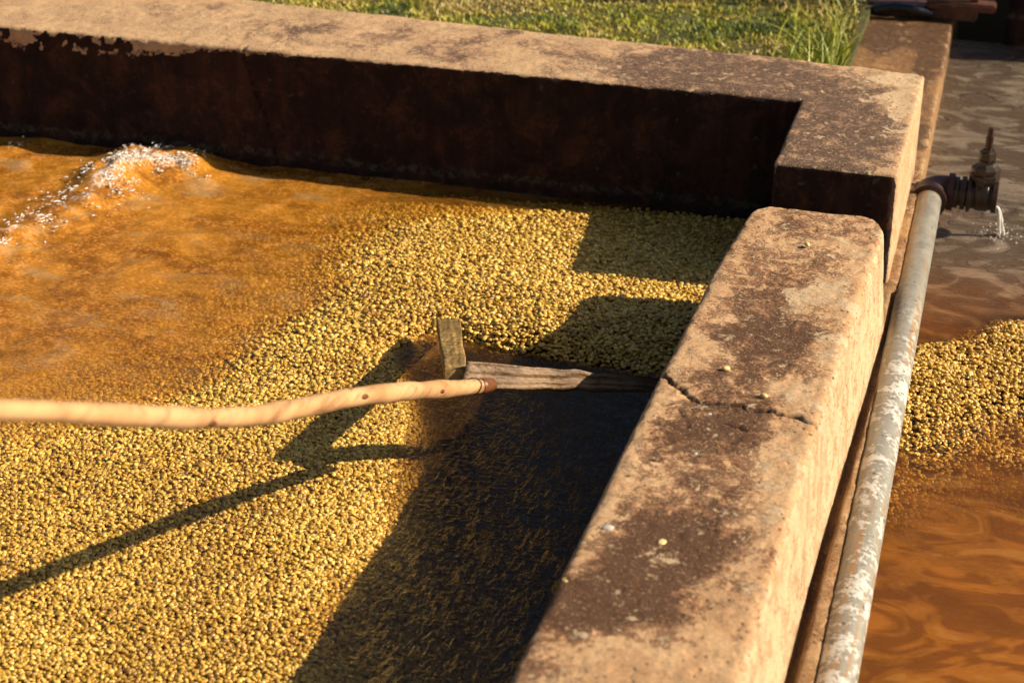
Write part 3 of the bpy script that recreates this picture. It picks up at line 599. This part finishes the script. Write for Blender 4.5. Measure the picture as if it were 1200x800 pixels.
# falling water
xe = x0+.082
fall = []
for s in range(4):
    h = rng.uniform(-.006, .006, 2); t = np.linspace(0, 1, 14); P = np.stack([xe+.004+.016*np.sqrt(t)+h[0]*t, yv-.002+h[1]*t, pz-.018-(pz-.018-WZR)*t**1.2], 1); fall.append((P, 0.0021*(1-.5*t)+.0010*np.abs(np.sin(9*t+s))))
bmf = bmesh.new()
for P, rd in fall: q = tube(P, rd, 8, .002, 150); bmf.from_mesh(q)
for f in bmf.faces: f.smooth = True
me = bpy.data.meshes.new('falling_water'); bmf.to_mesh(me); bmf.free(); o = link('falling_water', me, m_drop); tag(o, 'thin white trickle of water falling from the open valve into the channel', 'water trickle', kind='stuff')
n = 110; a = rng.random(n)*6.283; rr = np.abs(rng.normal(0, .026, n)); c = np.stack([xe+.02+rr*np.cos(a), yv+rr*np.sin(a)*1.2, WZR+.002+np.abs(rng.normal(0, .012, n))*np.exp(-rr*20)], 1)
droplets('splash_water', c, rng.uniform(.0005, .0016, n), 'fine white spray where the trickle from the valve hits the channel', 'splash')

# ------------------------------------------------------------------ wooden rake
def wood(name, c1, c2, c3, axis, rough=.6, bd=.0012, mossy=None):
    m, t, b = M(name); sc = {'y': (130, 9, 130), 'x': (9, 130, 130)}[axis]; g = noise(t, 1, 6, .6, mapped(t, sc), .6); n = noise(t, 14, 4, .5, mapped(t, (1, 1, 1)))
    col = mixc(t, rmp(t, n, .35, .65), c1, c2); col = mixc(t, rmp(t, g, .5, .72, 0, .8), col, c3)
    if mossy: col = mixc(t, rmp(t, noise(t, 70, 6, .7, mapped(t, (1, 1, 1))), .42, .6), col, mossy)
    t.links.new(col, b.inputs['Base Color']); b.inputs['Roughness'].default_value = rough; bump(t, b, g, bd); b.inputs['Specular IOR Level'].default_value = .25; return m
m_pole = wood('peeled_pole', (.56, .33, .155), (.40, .21, .09), (.17, .075, .03), 'y', .55, .0010)
m_poleend = simple('wet_red_wood', (.17, .060, .020), .35, 0, 60, col2=(.08, .025, .010), bd=.001)
m_plank = wood('weathered_plank', (.27, .17, .09), (.15, .085, .042), (.025, .013, .007), 'x', .4, .003)
m_brace = wood('mossy_board', (.40, .24, .08), (.24, .13, .045), (.07, .035, .012), 'y', .8, .003, mossy=(.15, .105, .028))
sv = np.array(sdir)
sA = at(-60, 713, .014); sB = at(375, 543, .014); pn = np.cross(sB-sA, sv)
def on_plane(px, py):
    d = fwd*FPX + rgt*(px-600) - upv*(py-400); k = ((sA-EYE)@pn)/(d@pn); return EYE+d*k
J = at(566, 452, .155)
polepts = [J]
for px, py in ((520, 456), (470, 459), (410, 466), (350, 478), (300, 487), (230, 490), (150, 487), (70, 483), (0, 481), (-80, 478), (-200, 470)):
    polepts.append(on_plane(px, py))
polepts = np.array(polepts)
# depth is well defined only along the shadow line: smooth it
k = np.linspace(0, 1, len(polepts)); dist = (polepts-EYE)@fwd; cf = np.polyfit(np.arange(len(dist)), dist, 2); 
for i in range(1, len(polepts)):
    nd_ = cf[0]*i*i+cf[1]*i+cf[2]; polepts[i] = EYE+(polepts[i]-EYE)*(nd_*.0+dist[i])/dist[i]
rake = empty('wooden_rake', tuple(J)); tag(rake, 'homemade wooden rake with long pale pole, mossy cross board and weathered plank blade', 'rake')
sp = spline(polepts, 8); dd = (sp-EYE)@fwd
pxr = np.interp(np.linspace(0, 1, len(sp)), [0, .12, .5, 1], [9.0, 10.8, 13.0, 13.8])       # half thickness in photograph pixels, real radius follows its distance
rad = pxr/FPX*dd
print('RAKE', [tuple(round(float(v), 3) for v in p) for p in polepts], rad.min(), rad.max())
kn = 1+.06*np.sin(np.arange(len(sp))*.9)*np.exp(-((np.arange(len(sp)) % 23)-11)**2/12)
ch('handle', tube(sp, rad*kn, 24, .0035, 14), m_pole, rake)
d0 = (sp[0]-sp[1]); d0 /= np.linalg.norm(d0)
for pxk, pyk, off in ((236, 497, .5), (418, 462, .1), (506, 452, .2)):
    i = int(np.argmin([abs(600+FPX*((q-EYE)@rgt)/((q-EYE)@fwd)-pxk) for q in sp])); q = sp[i]; T = sp[min(i+1, len(sp)-1)]-sp[max(i-1, 0)]; T /= np.linalg.norm(T)
    vd = EYE-q; vd -= T*(vd@T); vd /= np.linalg.norm(vd); up_ = np.cross(vd, T); nn_ = vd*math.cos(off)+up_*math.sin(off)*(1 if up_[2] < 0 else -1); c_ = q+nn_*rad[i]*.945
    ch('knot', tube(np.array([c_-T*.009, c_-T*.004, c_+T*.004, c_+T*.009]), np.array([.0008, .0026, .0026, .0008]), 12, .001, 90), m_poleend, rake)
ch('handle_tip', tube(np.array([sp[1]+(sp[0]-sp[1])*.0, sp[0], sp[0]+d0*.012, sp[0]+d0*.022, sp[0]+d0*.026]), np.array([rad[0]*1.04, rad[0]*1.06, rad[0]*1.04, rad[0]*.9, rad[0]*.5]), 20, .004, 60), m_poleend, rake)
def board(a, b, wv, tv, w0, w1, th, n=40, gv=.5, seed=0):
    a = np.array(a); b = np.array(b); wv = np.array(wv)/np.linalg.norm(wv); tv = np.array(tv)/np.linalg.norm(tv); X = np.linspace(0, 1, n); prof = []
    m = 14
    us = [(-.5+i/m, .5) for i in range(m)]+[(.5, .5-i/4) for i in range(4)]+[(.5-i/m, -.5) for i in range(m)]+[(-.5, -.5+i/4) for i in range(4)]
    V = []
    for x in X:
        w_ = w0+(w1-w0)*x
        for u, v in us: V.append(a+(b-a)*x+wv*u*w_+tv*v*th)
    V = np.array(V); K = len(us); U = np.tile(np.array(us)[:, 0], n); 
    gr = vnoise(np.stack([np.repeat(X, K)*3, U*9+seed, 0*U], 1), 1.7)*.6+vnoise(np.stack([np.repeat(X, K)*5, U*22+seed, 0*U], 1), 1.3)*.4
    V += tv*((gr-.5)*th*gv)[:, None] + wv*((vnoise(np.stack([np.repeat(X, K)*14, U*0+seed+3, 0*U], 1), 1)-.5)*w0*.10)[:, None]
    F = [(i*K+j, i*K+(j+1) % K, (i+1)*K+(j+1) % K, (i+1)*K+j) for i in range(n-1) for j in range(K)]
    me = bpy.data.meshes.new('board'); me.from_pydata(V.tolist(), [], F+[tuple(range(K))[::-1], tuple((n-1)*K+j for j in range(K))]); me.update()
    for p in me.polygons: p.use_smooth = len(p.vertices) == 4
    return me
a = at(546, 434, .158); b = at(800, 449, .075)
ch('blade', board(a+(0, 0, -.006), b+(0, 0, -.006), (.0, .55, .83), (0, -.83, .55), .036, .016, .020, seed=2), m_plank, rake)
a2 = at(535, 441, .150); b2 = at(526, 385, .040)
ax = (b2-a2)/np.linalg.norm(b2-a2); wv = np.cross(ax, [0, 0, 1.]); wv /= np.linalg.norm(wv)
ch('cross_board', board(a2, b2+ax*.03, wv, np.cross(wv, ax), .028, .036, .020, gv=.14, seed=7), m_brace, rake)
wr = sp[2]; T0 = (sp[3]-sp[1]); T0 /= np.linalg.norm(T0); S0 = np.cross(T0, [0, 0, 1.]); S0 /= np.linalg.norm(S0); U0 = np.cross(S0, T0)
ring = np.array([wr+(S0*math.cos(q)+U0*math.sin(q))*rad[0]*1.12+T0*.004*math.sin(2*q) for q in np.linspace(0, 6.0, 26)])
ch('binding_wire', tube(ring, .0008, 6), m_iron, rake)

# ------------------------------------------------------------------ small stones on the wall
m_stone = simple('pale_stone', (.55, .50, .42), .7, sc=200)
def pebble(px, py, s, lab, z=ZR):
    bm = bmesh.new(); bmesh.ops.create_icosphere(bm, subdivisions=2, radius=1); sd = random.random()*9
    for v in bm.verts: v.co = Vector((v.co.x*s*1.2, v.co.y*s, v.co.z*s*.6))*(1+.35*(random.random()-.5))
    for f in bm.faces: f.smooth = True
    me = bpy.data.meshes.new('pebble'); bm.to_mesh(me); bm.free(); o = link('pebble', me, m_stone); p = at(px, py, z); o.location = (p[0], p[1], z+s*.35); tag(o, lab, 'pebble', 'pale pebbles on the wall top')
pebble(712, 622, .0070, 'largest flat grey pebble on the near part of the wall top')
pebble(754, 646, .0035, 'white pebble on the wall top left of the yellow bean')
pebble(744, 680, .0035, 'white pebble in the brown stain, nearest the front of the wall')
pebble(831, 486, .0026, 'tiny white pebble just in front of the middle of the crack')
pebble(812, 499, .0028, 'tiny white pebble left of the short side crack')
pebble(815, 533, .0030, 'small pale pebble standing in a bright patch well in front of the crack')

# ------------------------------------------------------------------ sluice gate on the far ledge
m_rust = simple('rusty_iron', (.15, .050, .022), .55, .1, 50, bd=.002, col2=(.035, .014, .010))
m_black = simple('black_rubber', (.012, .012, .016), .35, 0, 40, bd=.001, spec=.5)
def boxm(lo, hi, bev=.004):
    bm = bmesh.new(); bmesh.ops.create_cube(bm, size=1)
    for v in bm.verts: v.co = Vector([(lo[i]+hi[i])/2+v.co[i]*(hi[i]-lo[i]) for i in range(3)])
    bmesh.ops.bevel(bm, geom=list(bm.edges), offset=bev, segments=2, affect='EDGES')
    me = bpy.data.meshes.new('box'); bm.to_mesh(me); bm.free(); return me
gy = float(at(1060, 18, .05)[1])
gate = empty('sluice_gate', (-.2, gy, .046)); tag(gate, 'rusty iron sluice frame standing across the far end of the ledge', 'sluice gate')
ch('sill', boxm((-.335, gy-.005, .047), (-.085, gy+.055, .075)), m_rust, gate)
ch('sill_beam', boxm((-.20, gy-.02, .074), (-.045, gy+.03, .092)), m_rust, gate)
for xx, yy in ((-.205, gy+.02), (-.095, gy+.005)): ch('post', boxm((xx-.009, yy-.009, .09), (xx+.009, yy+.009, .62), .002), m_rust, gate)
ch('shade_plate', boxm((-.200, gy+.030, .10), (-.100, gy+.040, .60), .002), m_rust, gate)  # plate added to cast shade on the lawn
ch('rubber_strip', tube(spline([(-.32, gy-.02, .06), (-.27, gy-.018, .072), (-.22, gy-.022, .07), (-.185, gy-.015, .062)], 8), .011, 12, .004), m_black, gate)
ch('top_bar', boxm((-.24, gy-.012, .60), (-.06, gy+.04, .63)), m_rust, gate)

# ------------------------------------------------------------------ ground and lawn
GZ = .07
m_soil = simple('lawn_soil', (.10, .095, .018), .95, sc=45, col2=(.045, .04, .012), bd=.01)
bm = bmesh.new()
def quad(x0, y0, x1, y1, z=GZ): bm.faces.new([bm.verts.new(p) for p in ((x0, y0, z), (x1, y0, z), (x1, y1, z), (x0, y1, z))])
quad(-150, -150, -3.0, 150); quad(1.25, -150, 150, 150); quad(-3.0, -150, 1.25, .4); quad(-3.0, 3.10, -.322, 150); quad(-.32, 4.44, 1.25, 150)
bm.faces.new([bm.verts.new(p) for p in ((-.322, 3.1, GZ), (-.322, 3.1, -.3), (-.322, 4.6, -.3), (-.322, 4.6, GZ))])
me = bpy.data.meshes.new('ground'); bm.to_mesh(me); bm.free(); o = link('ground', me, m_soil); tag(o, kind='structure')
def grass_mat():
    m, t, b = M('grass_blade'); av = nd(t, 'ShaderNodeAttribute', attribute_name='hue'); r = nd(t, 'ShaderNodeValToRGB'); e = r.color_ramp.elements
    e[0].color = (.05, .085, .010, 1); e[1].color = (.50, .38, .12, 1)
    for p, c in ((.32, (.20, .24, .016, 1)), (.55, (.40, .38, .03, 1)), (.8, (.52, .42, .05, 1))): q = e.new(p); q.color = c
    t.links.new(av.outputs['Fac'], r.inputs[0]); t.links.new(r.outputs[0], b.inputs['Base Color']); b.inputs['Roughness'].default_value = .5
    b.inputs['Subsurface Weight'].default_value = 0; return m
m_grass = grass_mat()
def blades(name, n, xy, hfun, wid, lean, lab, seg=3, hue=None):
    x, y = xy; h = hfun; az = rng.random(n)*6.283; la = rng.random(n)*lean; s = np.linspace(0, 1, seg+1); V = np.zeros((n, (seg+1)*2, 3)); yaw = rng.random(n)*6.283
    for i, q in enumerate(s):
        off = la*q**1.8*h; zz = h*q*np.sqrt(np.clip(1-(la*q*.6)**2, .15, 1)); w_ = wid*(1-q*.85)/2
        for sd in (0, 1):
            sg = 1 if sd else -1
            V[:, i*2+sd, 0] = x+np.cos(az)*off+sg*w_*np.cos(yaw); V[:, i*2+sd, 1] = y+np.sin(az)*off+sg*w_*np.sin(yaw); V[:, i*2+sd, 2] = GZ+zz-.003
    F = []
    for i in range(seg): F.append(np.array([i*2, i*2+1, i*2+3, i*2+2]))
    F = (np.array(F)[None]+np.arange(n)[:, None, None]*(seg+1)*2).reshape(-1, 4)
    me = mesh_np(name, V.reshape(-1, 3), F); hv = np.repeat(hue, (seg+1)*2); attr(me, 'hue', np.repeat(hv[:, None], 3, 1)); o = link(name, me, m_grass)
    tag(o, lab, 'grass', kind='stuff'); return o
n = 120000; x = rng.uniform(-2.6, -.335, n); y = 3.16+rng.random(n)**1.25*2.2; p3 = np.stack([x, y, 0*x], 1); f = fbm(p3, 11, 3); keepm = (y > 3.19+.03*(x < -1)) & (f+.35*rng.random(n) > .42)
x, y, f = x[keepm], y[keepm], f[keepm]; nn = len(x); p3 = p3[keepm]
hh = .007+.016*np.clip(f-.2, 0, 1)*rng.uniform(.5, 1.5, nn); lawn_shade = np.exp(-((x+.62)/.30)**2-((y-3.80)/.14)**2)+.8*np.exp(-((x+.40)/.10)**2-((y-3.62)/.25)**2)  # shadow patches on the lawn, painted as darker blade hue
hue = np.clip(-.75*lawn_shade+fbm(p3, 8, 3, 4)*2.6-.36+rng.normal(0, .22, nn), 0, 1)
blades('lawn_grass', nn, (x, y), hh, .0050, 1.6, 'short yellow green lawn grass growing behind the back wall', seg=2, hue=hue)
n = 420; c = rng.normal(0, 1, (n, 2)); x = -.365+c[:, 0]*.05; y = 3.58+c[:, 1]*.20; k = (x < -.328) & (y > 3.2); x, y = x[k], y[k]; nn = len(x)
blades('tall_grass', nn, (x, y), rng.uniform(.04, .14, nn), .0042, 1.4, 'clump of long arching green grass blades in the corner between wall and ledge', seg=7, hue=np.clip(rng.normal(.33, .14, nn), 0, 1))
